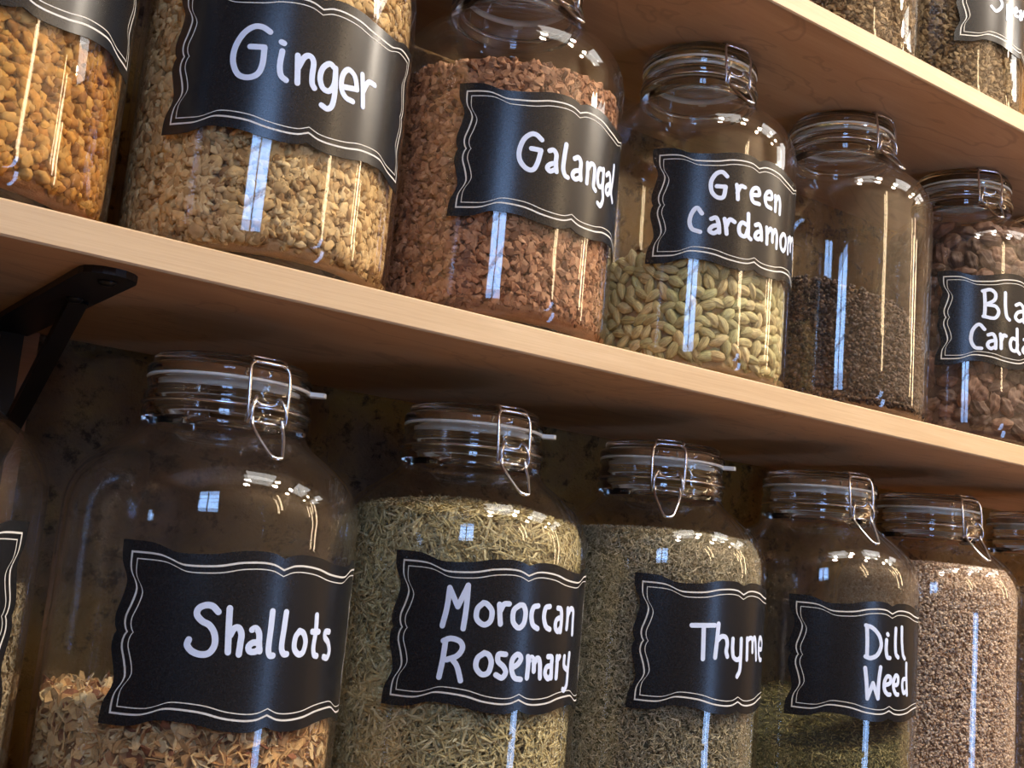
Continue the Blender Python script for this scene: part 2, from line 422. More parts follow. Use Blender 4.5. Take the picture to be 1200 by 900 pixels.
def gasket(tab_az):
    b = MB(); b.lathe([(.505, 3.259), (.566, 3.258), (.571, 3.268), (.566, 3.277), (.505, 3.277)], 96, closed=True)
    b.lathe([(.485, 3.262), (.485, 3.205), (.478, 3.205), (.478, 3.262)], 96, closed=True)
    a = math.radians(tab_az); ux, uy = math.sin(a), -math.cos(a); px, py = -uy, ux
    V = []
    for z in (3.25, 3.28):
        for rr, ww in ((.55, .05), (.66, .045), (.675, .03)):
            for s in (-1, 1): V.append((ux*rr+px*ww*s, uy*rr+py*ww*s, z))
    b.add(V, [(0, 2, 3, 1), (2, 4, 5, 3), (6, 7, 9, 8), (8, 9, 11, 10), (0, 6, 8, 2), (2, 8, 10, 4), (4, 10, 11, 5), (5, 11, 9, 3), (3, 9, 7, 1)], False)
    return b
b = MB(); b.tube([(.577*math.sin(a), -.577*math.cos(a), 3.085) for a in np.linspace(0, 2*PI, 73)[:-1]], .0115, 8, True); COLLAR = b.mesh('neck_wire', [STEEL])
def front(P): return [(t, -r, z) for t, r, z in P]
WR = .0125
b = MB(); b.tube(smooth_path(front([(-.135, .625, 2.965), (-.14, .632, 3.05), (-.145, .625, 3.2), (-.145, .612, 3.29), (-.137, .597, 3.35), (-.105, .585, 3.378), (-.06, .588, 3.382), (.06, .588, 3.382), (.105, .585, 3.378), (.137, .597, 3.35), (.145, .612, 3.29), (.145, .625, 3.2), (.14, .632, 3.05), (.135, .625, 2.965)]), 5), WR, 8)
b.tube(smooth_path(front([(-.12, .59, 3.375), (-.118, .565, 3.405), (-.11, .50, 3.432), (-.07, .46, 3.434), (.07, .46, 3.434), (.11, .50, 3.432), (.118, .565, 3.405), (.12, .59, 3.375)]), 5), WR*.9, 8)
BAIL = b.mesh('wire_bail', [STEEL])
b = MB(); b.tube(smooth_path(front([(-.135, .625, 2.965), (-.128, .655, 3.0), (-.12, .66, 3.07), (-.095, .635, 3.13), (-.08, .61, 3.145), (-.072, .60, 3.115), (-.03, .592, 3.10), (.03, .592, 3.10), (.072, .60, 3.115), (.08, .61, 3.145), (.095, .635, 3.13), (.12, .66, 3.07), (.128, .655, 3.0), (.135, .625, 2.965)]), 5), WR, 8)
b.tube(front([(-.145, .628, 2.975), (.145, .628, 2.975)]), WR*.8, 8)
PIVOT = b.mesh('wire_pivot', [STEEL])
b = MB(); b.tube(smooth_path(front([(-.105, .64, 3.01), (-.11, .66, 2.95), (-.095, .72, 2.88), (-.06, .80, 2.79), (-.035, .845, 2.745), (0, .855, 2.735), (.035, .845, 2.745), (.06, .80, 2.79), (.095, .72, 2.88), (.11, .66, 2.95), (.105, .64, 3.01)]), 5), WR, 8)
LEVER = b.mesh('clasp_lever', [STEEL])
b = MB(); b.tube(smooth_path([(-.1, .585, 3.085), (-.1, .64, 3.12), (-.1, .66, 3.22), (-.1, .62, 3.34), (-.1, .55, 3.43), (0, .48, 3.435), (.1, .55, 3.43), (.1, .62, 3.34), (.1, .66, 3.22), (.1, .64, 3.12), (.1, .585, 3.085)], 4), WR, 8)
HINGE = b.mesh('wire_hinge', [STEEL])

# label sticker: outline with a pointed corner and two swells meeting in a notch on each side
LW, LH = 1.017, .545
def curve(P):
    q = np.array(smooth_path(P, 6)); return q[:, 0], q[:, 1]
uT, vT = curve([(0, .034), (.03, .022), (.08, .005), (.17, 0), (.30, .012), (.43, .040), (.57, .052), (.665, .050), (.735, .026), (.80, .006), (.88, 0), (1, 0)])
uL, vL = curve([(0, .038), (.04, .026), (.10, .017), (.2, .018), (.36, .044), (.53, .062), (.63, .048), (.75, .014), (.86, .002), (1, 0)])
def lab_pt(s, t, d):
    """s, t in -1..1, d = inset from the sticker's own edge -> angle, height"""
    return (s*(LW-d-np.interp(abs(t), uL, vL)), t*(LH-d-np.interp(abs(s), uT, vT)))
def wrap(th, z, r): return (r*math.sin(th), -r*math.cos(th), z)
def ease(n):
    base = np.concatenate([np.linspace(-1, 1, n), [-.05, -.03, .03, .05, 0, -.015, .015]]); return np.unique(np.round(base, 5))
def label_mesh():
    b = MB(); SS = ease(65); TT = ease(33); ns, nt = len(SS), len(TT)
    V = []; F = []
    for t in TT:
        for s in SS: V.append(wrap(*lab_pt(s, t, 0), 1.003))
    for j in range(nt-1):
        for i in range(ns-1): F.append((j*ns+i, j*ns+i+1, (j+1)*ns+i+1, (j+1)*ns+i))
    ring = [i for i in range(ns)]+[j*ns+ns-1 for j in range(1, nt)]+[(nt-1)*ns+i for i in range(ns-2, -1, -1)]+[j*ns for j in range(nt-2, 0, -1)]
    o = len(V); k = len(ring)
    for q in ring:
        x, y, z = V[q]; V.append((x*.9975/1.003, y*.9975/1.003, z))
    b.add(V[:o], F, True)
    rim = [V[q] for q in ring]+V[o:]
    b.add(rim, [(i, k+i, k+(i+1) % k, (i+1) % k) for i in range(k)], False)
    return b.mesh('sticker', [LABEL])
def border_mesh():
    b = MB(); SS = ease(81); TT = ease(41)
    per = [(s, 1.) for s in SS]+[(1., t) for t in TT[::-1][1:]]+[(s, -1.) for s in SS[::-1][1:]]+[(-1., t) for t in TT[1:-1]]
    for d, wd in ((.064, .0120), (.106, .0065)):
        V = []; n = len(per)
        for s, t in per:
            V.append(wrap(*lab_pt(s, t, d), 1.0046)); V.append(wrap(*lab_pt(s, t, d+wd), 1.0046))
        b.add(V, [(2*i, 2*((i+1) % n), 2*((i+1) % n)+1, 2*i+1) for i in range(n)], True)
    return b.mesh('printed_border', [PRINT])
STICKER = label_mesh(); BORDER = border_mesh()
STROKES = {'shal':[[(-0.385,0.161),(-0.421,0.192),(-0.463,0.195),(-0.501,0.173),(-0.507,0.136),(-0.474,0.101),(-0.425,0.077),(-0.391,0.028),(-0.383,-0.036),(-0.409,-0.084),(-0.457,-0.096),(-0.509,-0.081),(-0.541,-0.047),(-0.536,-0.014)],[(-0.32,0.187),(-0.314,0.099),(-0.299,-0.073)],[(-0.299,0.025),(-0.279,0.068),(-0.251,0.074),(-0.23,0.038),(-0.23,-0.018),(-0.231,-0.083)],[(-0.167,0.068),(-0.144,0.078),(-0.119,0.048),(-0.111,-0.013),(-0.102,-0.059)],[(-0.112,-0.008),(-0.152,-0.01),(-0.176,-0.034),(-0.165,-0.062),(-0.13,-0.062),(-0.104,-0.045)],[(-0.046,0.185),(-0.045,0.085),(-0.045,-0.039),(-0.031,-0.081),(-0.009,-0.083)],[(0.052,0.184),(0.049,0.088),(0.046,-0.027),(0.066,-0.07),(0.09,-0.072)],[(0.174,0.072),(0.146,0.032),(0.146,-0.035),(0.184,-0.072),(0.223,-0.059),(0.236,0.004),(0.21,0.057),(0.174,0.072)],[(0.315,0.172),(0.322,0.073),(0.315,-0.026),(0.329,-0.075),(0.359,-0.085)],[(0.287,0.068),(0.351,0.068)],[(0.474,0.067),(0.43,0.067),(0.429,0.032),(0.476,-0.003),(0.504,-0.059),(0.484,-0.099),(0.437,-0.092)]],
'rose':[[(-0.615,0.038),(-0.594,0.173),(-0.588,0.308)],[(-0.588,0.308),(-0.518,0.18)],[(-0.518,0.18),(-0.458,0.336)],[(-0.458,0.336),(-0.457,0.186),(-0.466,0.03)],[(-0.337,0.223),(-0.377,0.176),(-0.376,0.107),(-0.322,0.069),(-0.275,0.099),(-0.27,0.169),(-0.308,0.214),(-0.337,0.223)],[(-0.218,0.221),(-0.209,0.152),(-0.199,0.083)],[(-0.208,0.174),(-0.183,0.224),(-0.143,0.23)],[(-0.056,0.227),(-0.102,0.186),(-0.1,0.106),(-0.052,0.065),(-0.011,0.1),(-0.003,0.176),(-0.024,0.224),(-0.056,0.227)],[(0.105,0.231),(0.064,0.218),(0.05,0.158),(0.07,0.093),(0.116,0.068)],[(0.223,0.232),(0.181,0.219),(0.17,0.152),(0.197,0.087),(0.24,0.067)],[(0.317,0.224),(0.357,0.214),(0.372,0.148),(0.37,0.053)],[(0.365,0.159),(0.31,0.135),(0.305,0.08),(0.341,0.053),(0.366,0.081)],[(0.453,0.223),(0.46,0.149),(0.458,0.076)],[(0.461,0.172),(0.497,0.223),(0.547,0.207),(0.554,0.128),(0.562,0.037)],[(-0.604,-0.319),(-0.589,-0.197),(-0.581,-0.059)],[(-0.597,-0.066),(-0.545,-0.045),(-0.479,-0.061),(-0.458,-0.107),(-0.491,-0.162),(-0.563,-0.195)],[(-0.526,-0.186),(-0.484,-0.235),(-0.451,-0.33)],[(-0.298,-0.126),(-0.344,-0.167),(-0.349,-0.23),(-0.306,-0.275),(-0.257,-0.261),(-0.241,-0.191),(-0.263,-0.14),(-0.298,-0.126)],[(-0.137,-0.127),(-0.19,-0.13),(-0.191,-0.178),(-0.147,-0.213),(-0.125,-0.254),(-0.151,-0.292),(-0.199,-0.274)],[(-0.079,-0.22),(-0.032,-0.191),(-0.009,-0.148),(-0.039,-0.122),(-0.079,-0.161),(-0.078,-0.236),(-0.048,-0.288),(0.002,-0.297)],[(0.051,-0.135),(0.058,-0.199),(0.056,-0.285)],[(0.056,-0.178),(0.082,-0.139),(0.106,-0.166),(0.114,-0.236)],[(0.108,-0.187),(0.14,-0.143),(0.166,-0.175),(0.179,-0.283)],[(0.248,-0.13),(0.292,-0.136),(0.295,-0.196),(0.303,-0.283)],[(0.291,-0.196),(0.241,-0.207),(0.231,-0.256),(0.269,-0.289),(0.3,-0.261)],[(0.357,-0.13),(0.363,-0.196),(0.364,-0.284)],[(0.358,-0.163),(0.387,-0.13)],[(0.46,-0.131),(0.465,-0.198),(0.521,-0.23)],[(0.539,-0.11),(0.533,-0.222),(0.533,-0.333),(0.497,-0.376),(0.471,-0.37)]],
'thym':[[(-0.52,0.156),(-0.308,0.171)],[(-0.413,0.16),(-0.407,0.015),(-0.403,-0.107)],[(-0.272,0.185),(-0.279,0.046),(-0.288,-0.089)],[(-0.275,0.046),(-0.234,0.083),(-0.187,0.078),(-0.168,0.028),(-0.175,-0.034),(-0.159,-0.076)],[(-0.105,0.07),(-0.104,-0.008),(-0.087,-0.077),(-0.037,-0.099),(-0.001,-0.079)],[(0.001,0.073),(0.006,-0.083),(0.002,-0.184),(-0.029,-0.235)],[(0.088,0.079),(0.094,-0.003),(0.099,-0.093)],[(0.093,0.06),(0.135,0.084),(0.18,0.069),(0.192,-0.03)],[(0.186,0.061),(0.221,0.089),(0.249,0.037),(0.278,-0.094)],[(0.343,-0.011),(0.434,-0.005),(0.425,0.06),(0.358,0.089),(0.332,0.045),(0.34,-0.043),(0.382,-0.096),(0.441,-0.102)]],
'dill':[[(-0.289,0.308),(-0.28,0.179),(-0.277,0.031)],[(-0.3,0.317),(-0.225,0.297),(-0.15,0.228),(-0.127,0.14),(-0.166,0.058),(-0.236,0.024),(-0.294,0.035)],[(-0.064,0.198),(-0.066,0.113),(-0.049,0.045),(-0.014,0.036)],[(-0.053,0.254),(-0.048,0.246)],[(0.054,0.309),(0.054,0.179),(0.067,0.079),(0.102,0.046)],[(0.146,0.324),(0.155,0.183),(0.18,0.073),(0.212,0.038)],[(-0.291,-0.068),(-0.272,-0.194),(-0.257,-0.34)],[(-0.257,-0.34),(-0.203,-0.2)],[(-0.203,-0.2),(-0.142,-0.334)],[(-0.142,-0.334),(-0.14,-0.187),(-0.124,-0.053)],[(-0.07,-0.213),(-0.002,-0.191),(0.003,-0.142),(-0.04,-0.133),(-0.072,-0.184),(-0.068,-0.252),(-0.032,-0.291),(0.004,-0.295)],[(0.052,-0.209),(0.107,-0.198),(0.112,-0.139),(0.078,-0.12),(0.049,-0.17),(0.053,-0.239),(0.088,-0.288),(0.121,-0.292)],[(0.246,-0.147),(0.195,-0.158),(0.186,-0.217),(0.213,-0.277),(0.265,-0.258)],[(0.247,-0.007),(0.256,-0.137),(0.279,-0.293)]],
'ging':[[(-0.331,0.196),(-0.386,0.223),(-0.446,0.215),(-0.505,0.158),(-0.545,0.063),(-0.548,-0.038),(-0.506,-0.124),(-0.439,-0.142),(-0.378,-0.109),(-0.354,-0.035),(-0.355,0.081)],[(-0.355,0.083),(-0.447,0.075)],[(-0.238,0.077),(-0.242,-0.025),(-0.227,-0.092),(-0.191,-0.119)],[(-0.25,0.14),(-0.233,0.134)],[(-0.134,0.071),(-0.124,-0.028),(-0.115,-0.121)],[(-0.123,-0.017),(-0.09,0.068),(-0.053,0.088),(-0.024,0.051),(-0.023,-0.041),(-0.016,-0.099),(0.002,-0.125)],[(0.136,0.051),(0.09,0.077),(0.044,0.031),(0.033,-0.044),(0.061,-0.107),(0.109,-0.112),(0.138,-0.051),(0.136,0.051)],[(0.135,0.061),(0.15,-0.098),(0.142,-0.203),(0.109,-0.239),(0.066,-0.227)],[(0.199,-0.05),(0.321,-0.026)],[(0.321,-0.026),(0.291,0.056),(0.233,0.086),(0.194,0.031),(0.195,-0.062),(0.236,-0.114),(0.297,-0.123)],[(0.352,0.096),(0.372,-0.016),(0.388,-0.125)],[(0.373,-0.026),(0.414,0.064),(0.479,0.07)]],
'gala':[[(-0.322,0.13),(-0.37,0.163),(-0.416,0.159),(-0.466,0.108),(-0.493,0.016),(-0.482,-0.066),(-0.427,-0.122),(-0.372,-0.122),(-0.341,-0.06),(-0.322,0.042)],[(-0.322,0.044),(-0.401,0.045)],[(-0.251,0.057),(-0.218,0.07),(-0.19,0.039),(-0.189,-0.026),(-0.177,-0.098)],[(-0.186,-0.03),(-0.236,-0.051),(-0.258,-0.084),(-0.231,-0.106),(-0.189,-0.082)],[(-0.108,0.145),(-0.117,0.039),(-0.119,-0.055),(-0.098,-0.106),(-0.069,-0.117)],[(-0.019,0.053),(0.02,0.074),(0.048,0.04),(0.05,-0.026),(0.061,-0.098)],[(0.05,-0.026),(-0.008,-0.048),(-0.027,-0.087),(0.004,-0.111),(0.052,-0.082)],[(0.124,0.059),(0.132,-0.029),(0.132,-0.105)],[(0.13,0.008),(0.165,0.067),(0.211,0.054),(0.215,-0.04),(0.216,-0.107),(0.248,-0.13)],[(0.316,0.071),(0.275,0.057),(0.26,-0.016),(0.285,-0.075),(0.329,-0.07),(0.348,-0.015),(0.341,0.07)],[(0.343,0.081),(0.348,-0.073),(0.367,-0.163),(0.335,-0.231),(0.289,-0.222)],[(0.399,0.052),(0.45,0.085),(0.481,0.032),(0.483,-0.075)],[(0.468,-0.002),(0.415,-0.04),(0.413,-0.089),(0.456,-0.094),(0.479,-0.057)],[(0.546,0.184),(0.538,0.063),(0.52,-0.052),(0.57,-0.118)]],
'gree':[[(-0.325,0.301),(-0.373,0.335),(-0.429,0.31),(-0.469,0.23),(-0.457,0.139),(-0.404,0.093),(-0.348,0.106),(-0.333,0.199)],[(-0.333,0.201),(-0.416,0.196)],[(-0.228,0.236),(-0.216,0.174),(-0.211,0.105)],[(-0.219,0.162),(-0.189,0.231),(-0.144,0.229)],[(-0.061,0.177),(0.015,0.195),(-0.003,0.249),(-0.052,0.237),(-0.075,0.179),(-0.05,0.115),(0.021,0.108)],[(0.1,0.181),(0.174,0.202),(0.161,0.257),(0.112,0.243),(0.087,0.184),(0.113,0.12),(0.173,0.107)],[(0.226,0.24),(0.235,0.178),(0.235,0.1)],[(0.231,0.182),(0.275,0.249),(0.307,0.199),(0.311,0.093)],[(-0.533,-0.071),(-0.579,-0.022),(-0.62,-0.071),(-0.637,-0.152),(-0.611,-0.22),(-0.538,-0.243)],[(-0.447,-0.114),(-0.403,-0.098),(-0.377,-0.152),(-0.367,-0.231)],[(-0.377,-0.163),(-0.432,-0.182),(-0.457,-0.224),(-0.417,-0.243),(-0.374,-0.215)],[(-0.324,-0.099),(-0.308,-0.165),(-0.298,-0.233)],[(-0.305,-0.165),(-0.277,-0.097),(-0.228,-0.112)],[(-0.102,-0.117),(-0.154,-0.104),(-0.182,-0.156),(-0.166,-0.216),(-0.114,-0.224),(-0.092,-0.161)],[(-0.093,-0.011),(-0.086,-0.16),(-0.082,-0.217),(-0.053,-0.24)],[(-0.007,-0.097),(0.035,-0.081),(0.061,-0.127),(0.072,-0.217)],[(0.062,-0.139),(0.012,-0.162),(-0.007,-0.207),(0.031,-0.221),(0.066,-0.196)],[(0.129,-0.087),(0.139,-0.166),(0.141,-0.236)],[(0.137,-0.143),(0.181,-0.085),(0.21,-0.113),(0.217,-0.198)],[(0.216,-0.135),(0.254,-0.077),(0.284,-0.128),(0.286,-0.239)],[(0.388,-0.08),(0.35,-0.133),(0.366,-0.211),(0.419,-0.231),(0.456,-0.185),(0.461,-0.112),(0.427,-0.075),(0.388,-0.08)],[(0.523,-0.082),(0.522,-0.142),(0.528,-0.224)],[(0.529,-0.116),(0.57,-0.055),(0.596,-0.096),(0.604,-0.178)],[(0.598,-0.107),(0.673,-0.036),(0.724,-0.081),(0.742,-0.209)]],
'blac':[[(-0.511,0.305),(-0.501,0.149),(-0.505,0.022)],[(-0.531,0.311),(-0.444,0.332),(-0.388,0.287),(-0.401,0.215),(-0.494,0.157)],[(-0.488,0.157),(-0.385,0.145),(-0.349,0.078),(-0.396,0.009),(-0.518,0.021)],[(-0.274,0.314),(-0.271,0.158),(-0.253,0.047),(-0.219,0.009)],[(-0.139,0.19),(-0.081,0.214),(-0.036,0.165),(-0.023,0.01)],[(-0.035,0.136),(-0.113,0.109),(-0.144,0.048),(-0.094,0.013),(-0.033,0.044)],[(0.111,0.199),(0.049,0.194),(0.021,0.118),(0.053,0.038),(0.127,0.037)],[(0.188,0.38),(0.192,0.222),(0.197,0.037)],[(0.303,0.218),(0.202,0.124),(0.324,0.056)],[(-0.501,-0.127),(-0.562,-0.074),(-0.625,-0.141),(-0.642,-0.254),(-0.601,-0.337),(-0.529,-0.346)],[(-0.46,-0.187),(-0.406,-0.175),(-0.377,-0.235),(-0.375,-0.333)],[(-0.377,-0.242),(-0.445,-0.263),(-0.464,-0.306),(-0.429,-0.339),(-0.375,-0.312)],[(-0.322,-0.166),(-0.313,-0.243),(-0.311,-0.327)],[(-0.313,-0.243),(-0.285,-0.176),(-0.256,-0.18)],[(-0.131,-0.205),(-0.179,-0.198),(-0.204,-0.257),(-0.184,-0.325),(-0.128,-0.331),(-0.108,-0.258)],[(-0.117,-0.083),(-0.113,-0.259),(-0.106,-0.328),(-0.077,-0.359)],[(-0.018,-0.188),(0.028,-0.173),(0.059,-0.231),(0.072,-0.328)],[(0.06,-0.245),(-0.007,-0.271),(-0.034,-0.317),(0.013,-0.345),(0.061,-0.308)],[(0.127,-0.193),(0.137,-0.272),(0.139,-0.342)],[(0.135,-0.249),(0.179,-0.191),(0.208,-0.219),(0.215,-0.304)],[(0.214,-0.241),(0.252,-0.183),(0.282,-0.234),(0.284,-0.345)],[(0.386,-0.186),(0.348,-0.239),(0.364,-0.317),(0.417,-0.337),(0.454,-0.291),(0.459,-0.218),(0.425,-0.181),(0.386,-0.186)],[(0.521,-0.188),(0.52,-0.248),(0.526,-0.33)],[(0.527,-0.222),(0.568,-0.161),(0.594,-0.202),(0.602,-0.284)],[(0.596,-0.213),(0.671,-0.142),(0.722,-0.187),(0.74,-0.315)]],
'topb':[[(-0.446,0.172),(-0.542,0.2),(-0.623,0.124),(-0.564,0.07),(-0.456,0.033),(-0.44,-0.041),(-0.52,-0.12),(-0.586,-0.081)],[(-0.349,0.001),(-0.346,-0.089),(-0.35,-0.169)],[(-0.348,-0.022),(-0.281,0.025),(-0.261,-0.024),(-0.34,-0.087)],[(-0.21,-0.027),(-0.135,0.015),(-0.16,0.039),(-0.211,-0.005),(-0.2,-0.057),(-0.133,-0.052)],[(-0.084,0.025),(-0.005,0.061),(0.015,-0.022)],[(-0.003,0.027),(-0.081,-0.031),(-0.063,-0.057),(0.015,-0.011)],[(0.05,0.032),(0.08,0.101),(0.125,0.099)],[(0.208,0.047),(0.284,0.065),(0.266,0.119),(0.217,0.107),(0.194,0.049),(0.219,-0.015),(0.29,-0.022)],[(0.16,0.035),(0.167,-0.029),(0.165,-0.115)],[(0.165,-0.008),(0.191,0.031),(0.215,0.004),(0.223,-0.066)],[(0.217,-0.017),(0.249,0.027),(0.275,-0.005),(0.288,-0.113)],[(0.332,0.028),(0.33,-0.057),(0.344,-0.125),(0.372,-0.134)],[(0.34,0.084),(0.344,0.076)],[(0.4,-0.027),(0.426,0.058),(0.456,0.078),(0.479,0.041),(0.48,-0.051),(0.486,-0.109),(0.5,-0.135)],[(0.607,0.041),(0.57,0.067),(0.534,0.021),(0.525,-0.054),(0.547,-0.117),(0.586,-0.122),(0.609,-0.061),(0.607,0.041)],[(0.578,0.162),(0.585,0.063),(0.578,-0.036),(0.592,-0.085),(0.622,-0.095)],[(0.55,0.058),(0.614,0.058)]]}
def lettering(key, pen=.0195):
    b = MB(); lay = 0
    for st in STROKES[key]:
        P = smooth_path(st, 6); lay += 1
        P = [np.array(p) for p in P]
        tan = [P[min(i+1, len(P)-1)]-P[max(i-1, 0)] for i in range(len(P))]
        tan = [t/max(1e-6, np.linalg.norm(t)) for t in tan]
        rows = []
        for a in (-80, -55, -30): rows.append((P[0]+tan[0]*pen*math.sin(math.radians(a)), tan[0], pen*math.cos(math.radians(a))))
        rows += [(p, t, pen) for p, t in zip(P, tan)]
        for a in (30, 55, 80): rows.append((P[-1]+tan[-1]*pen*math.sin(math.radians(a)), tan[-1], pen*math.cos(math.radians(a))))
        V = []; W = []; r0, r1 = 1.0034, 1.0056+.0004*(lay % 4)
        for c, t, wdt in rows:
            n = np.array((-t[1], t[0])); p, q = c-n*wdt, c+n*wdt
            V += [wrap(p[0], p[1], r1), wrap(c[0], c[1], r1), wrap(q[0], q[1], r1)]
            W += [wrap(p[0], p[1], r0), wrap(p[0], p[1], r1), wrap(q[0], q[1], r1), wrap(q[0], q[1], r0)]
        F = [f for i in range(len(rows)-1) for f in ((i*3, i*3+3, i*3+4, i*3+1), (i*3+1, i*3+4, i*3+5, i*3+2))]
        b.add(V, F, True)
        b.add(W, [f for i in range(len(rows)-1) for f in ((i*4, i*4+4, i*4+5, i*4+1), (i*4+2, i*4+6, i*4+7, i*4+3))], False)
    return b.mesh('lettering', [CHALK])

def jar(key, x, y, z, label, row, az=0., lab=None, tab=None, dusty=False):
    root = empty('storage_jar', (x, y, z))
    link('glass_body', BODY_D if dusty else BODY, root)
    link('glass_lid', LID, root)
    gasket(tab if tab is not None else az+180-40).build('rubber_gasket', RUBBER, root)
    for nm, me in (('neck_wire', COLLAR), ('wire_bail', BAIL), ('wire_pivot', PIVOT), ('clasp_lever', LEVER)):
        o = link(nm, me, root); o.rotation_euler.z = math.radians(az)
    o = link('wire_hinge', HINGE, root); o.rotation_euler.z = math.radians(az)
    if lab:
        a, zc = lab
        st = link('sticker', STICKER, root, (0, 0, zc)); st.rotation_euler.z = a
        st['label'] = 'black chalkboard label with white double border'
        link('printed_border', BORDER, st)
        if key in STROKES: link('lettering', lettering(key), st)
    tag(root, label, 'jar', row)
    return root
LOW, MID, TOP = 'clip-top jars on the bottom shelf', 'clip-top jars on the middle shelf', 'clip-top jars on the top shelf'
ZT = UZ+UTH
J = {  # key: x, y, base z
 'part': (-2.1173, -.015, ZL), 'shal': (0, -.084, ZL), 'rose': (2.149, .0136, ZL), 'thym': (4.28, .0546, ZL), 'dill': (6.431, .001, ZL), 'pale': (8.46, .13, ZL), 'lowx': (10.47, 0., ZL),
 'oran': (-2.02, -.028, 0), 'ging': (.086, .029, 0), 'gala': (2.252, .115, 0), 'gree': (4.564, .2, 0), 'seed': (6.752, .194, 0), 'blac': (9.066, .215, 0), 'upx': (11.12, .2, 0),
 'topa': (6.27, .1, ZT), 'topb': (8.33, .15, ZT)}
jar('part', *J['part'], 'large glass clip-top jar cut by the left edge, left of the Shallots jar', LOW, 0, (-.108, 1.6465))
jar('shal', *J['shal'], 'large glass clip-top jar with the Shallots label, mostly empty', LOW, 3, (.118, 1.5974), 60, True)
jar('rose', *J['rose'], 'large glass clip-top jar with the Moroccan Rosemary label', LOW, -3, (-.0567, 1.699), 50)
jar('thym', *J['thym'], 'large glass clip-top jar with the Thyme label', LOW, -37, (.115, 1.7039), 40)
jar('dill', *J['dill'], 'large glass clip-top jar with the Dill Weed label, nearly empty', LOW, -10, (-.0858, 1.6511), None, True)
jar('pale', *J['pale'], 'glass clip-top jar without a label, right of the Dill Weed jar', LOW, -8)
jar('lowx', *J['lowx'], 'glass clip-top jar cut by the right edge on the bottom shelf', LOW, -10)
jar('oran', *J['oran'], 'glass clip-top jar of orange pieces at the top left corner', MID, 0, (.1286, 1.6761))
jar('ging', *J['ging'], 'large glass clip-top jar with the Ginger label', MID, 0, (-.1191, 1.4242))
jar('gala', *J['gala'], 'large glass clip-top jar with the Galangal label', MID, 5, (.026, 1.4346))
jar('gree', *J['gree'], 'glass clip-top jar with the Green Cardamom label', MID, -8, (-.1193, 1.6089))
jar('seed', *J['seed'], 'glass clip-top jar half full of dark seeds, without a label, right of Green Cardamom', MID, -2, None, None, True)
jar('blac', *J['blac'], 'glass clip-top jar with the Black Cardamom label', MID, -26, (-.2001, 1.4902))
jar('upx', *J['upx'], 'glass clip-top jar cut by the right edge behind the Black Cardamom jar', MID, -10)
jar('topa', *J['topa'], 'glass clip-top jar without a label on the top shelf, left of Spearmint', TOP, 0)
jar('topb', *J['topb'], 'glass clip-top jar with the Spearmint label on the top shelf', TOP, 0, (.266, 1.4395))

# ------------------------------------------------------------------ contents
def rotmats(rng, n):
    q = rng.normal(size=(n, 4)); q /= np.linalg.norm(q, axis=1)[:, None]
    a, b_, c, d = q.T
    return np.stack([np.stack([1-2*(c*c+d*d), 2*(b_*c-a*d), 2*(b_*d+a*c)], -1), np.stack([2*(b_*c+a*d), 1-2*(b_*b_+d*d), 2*(c*d-a*b_)], -1), np.stack([2*(b_*d-a*c), 2*(c*d+a*b_), 1-2*(b_*b_+c*c)], -1)], 1)
def ico():
    p = (1+5**.5)/2
    V = np.array([(-1, p, 0), (1, p, 0), (-1, -p, 0), (1, -p, 0), (0, -1, p), (0, 1, p), (0, -1, -p), (0, 1, -p), (p, 0, -1), (p, 0, 1), (-p, 0, -1), (-p, 0, 1)], float)
    V /= np.linalg.norm(V[0])
    F = np.array([(0, 11, 5), (0, 5, 1), (0, 1, 7), (0, 7, 10), (0, 10, 11), (1, 5, 9), (5, 11, 4), (11, 10, 2), (10, 7, 6), (7, 1, 8), (3, 9, 4), (3, 4, 2), (3, 2, 6), (3, 6, 8), (3, 8, 9), (4, 9, 5), (2, 4, 11), (6, 2, 10), (8, 6, 7), (9, 8, 1)])
    return V, F
def ico2():
    V, F = ico(); V = list(map(tuple, V)); mid = {}; NF = []
    def m(a, b_):
        k = (min(a, b_), max(a, b_))
        if k not in mid:
            p = np.array(V[a])+np.array(V[b_]); V.append(tuple(p/np.linalg.norm(p))); mid[k] = len(V)-1
        return mid[k]
    for a, b_, c in F:
        x, y, z = m(a, b_), m(b_, c), m(c, a); NF += [(a, x, z), (b_, y, x), (c, z, y), (x, y, z)]
    return np.array(V), np.array(NF)
def stick(seg=2, bend=.18):
    V = []; F = []
    for i in range(seg+1):
        t = i/seg; x = 2*t-1; k = 1 if 0 < i < seg else .55; yb = bend*(1-x*x)
        for a in range(4):
            V.append((x, yb+k*math.cos(a*PI/2), k*math.sin(a*PI/2)))
    for i in range(seg):
        for a in range(4):
            b_ = (a+1) % 4; p, q, r, s_ = i*4+a, i*4+b_, (i+1)*4+b_, (i+1)*4+a; F += [(p, q, r), (p, r, s_)]
    F += [(0, 2, 1), (0, 3, 2), (seg*4, seg*4+1, seg*4+2), (seg*4, seg*4+2, seg*4+3)]
    return np.array(V, float), np.array(F)
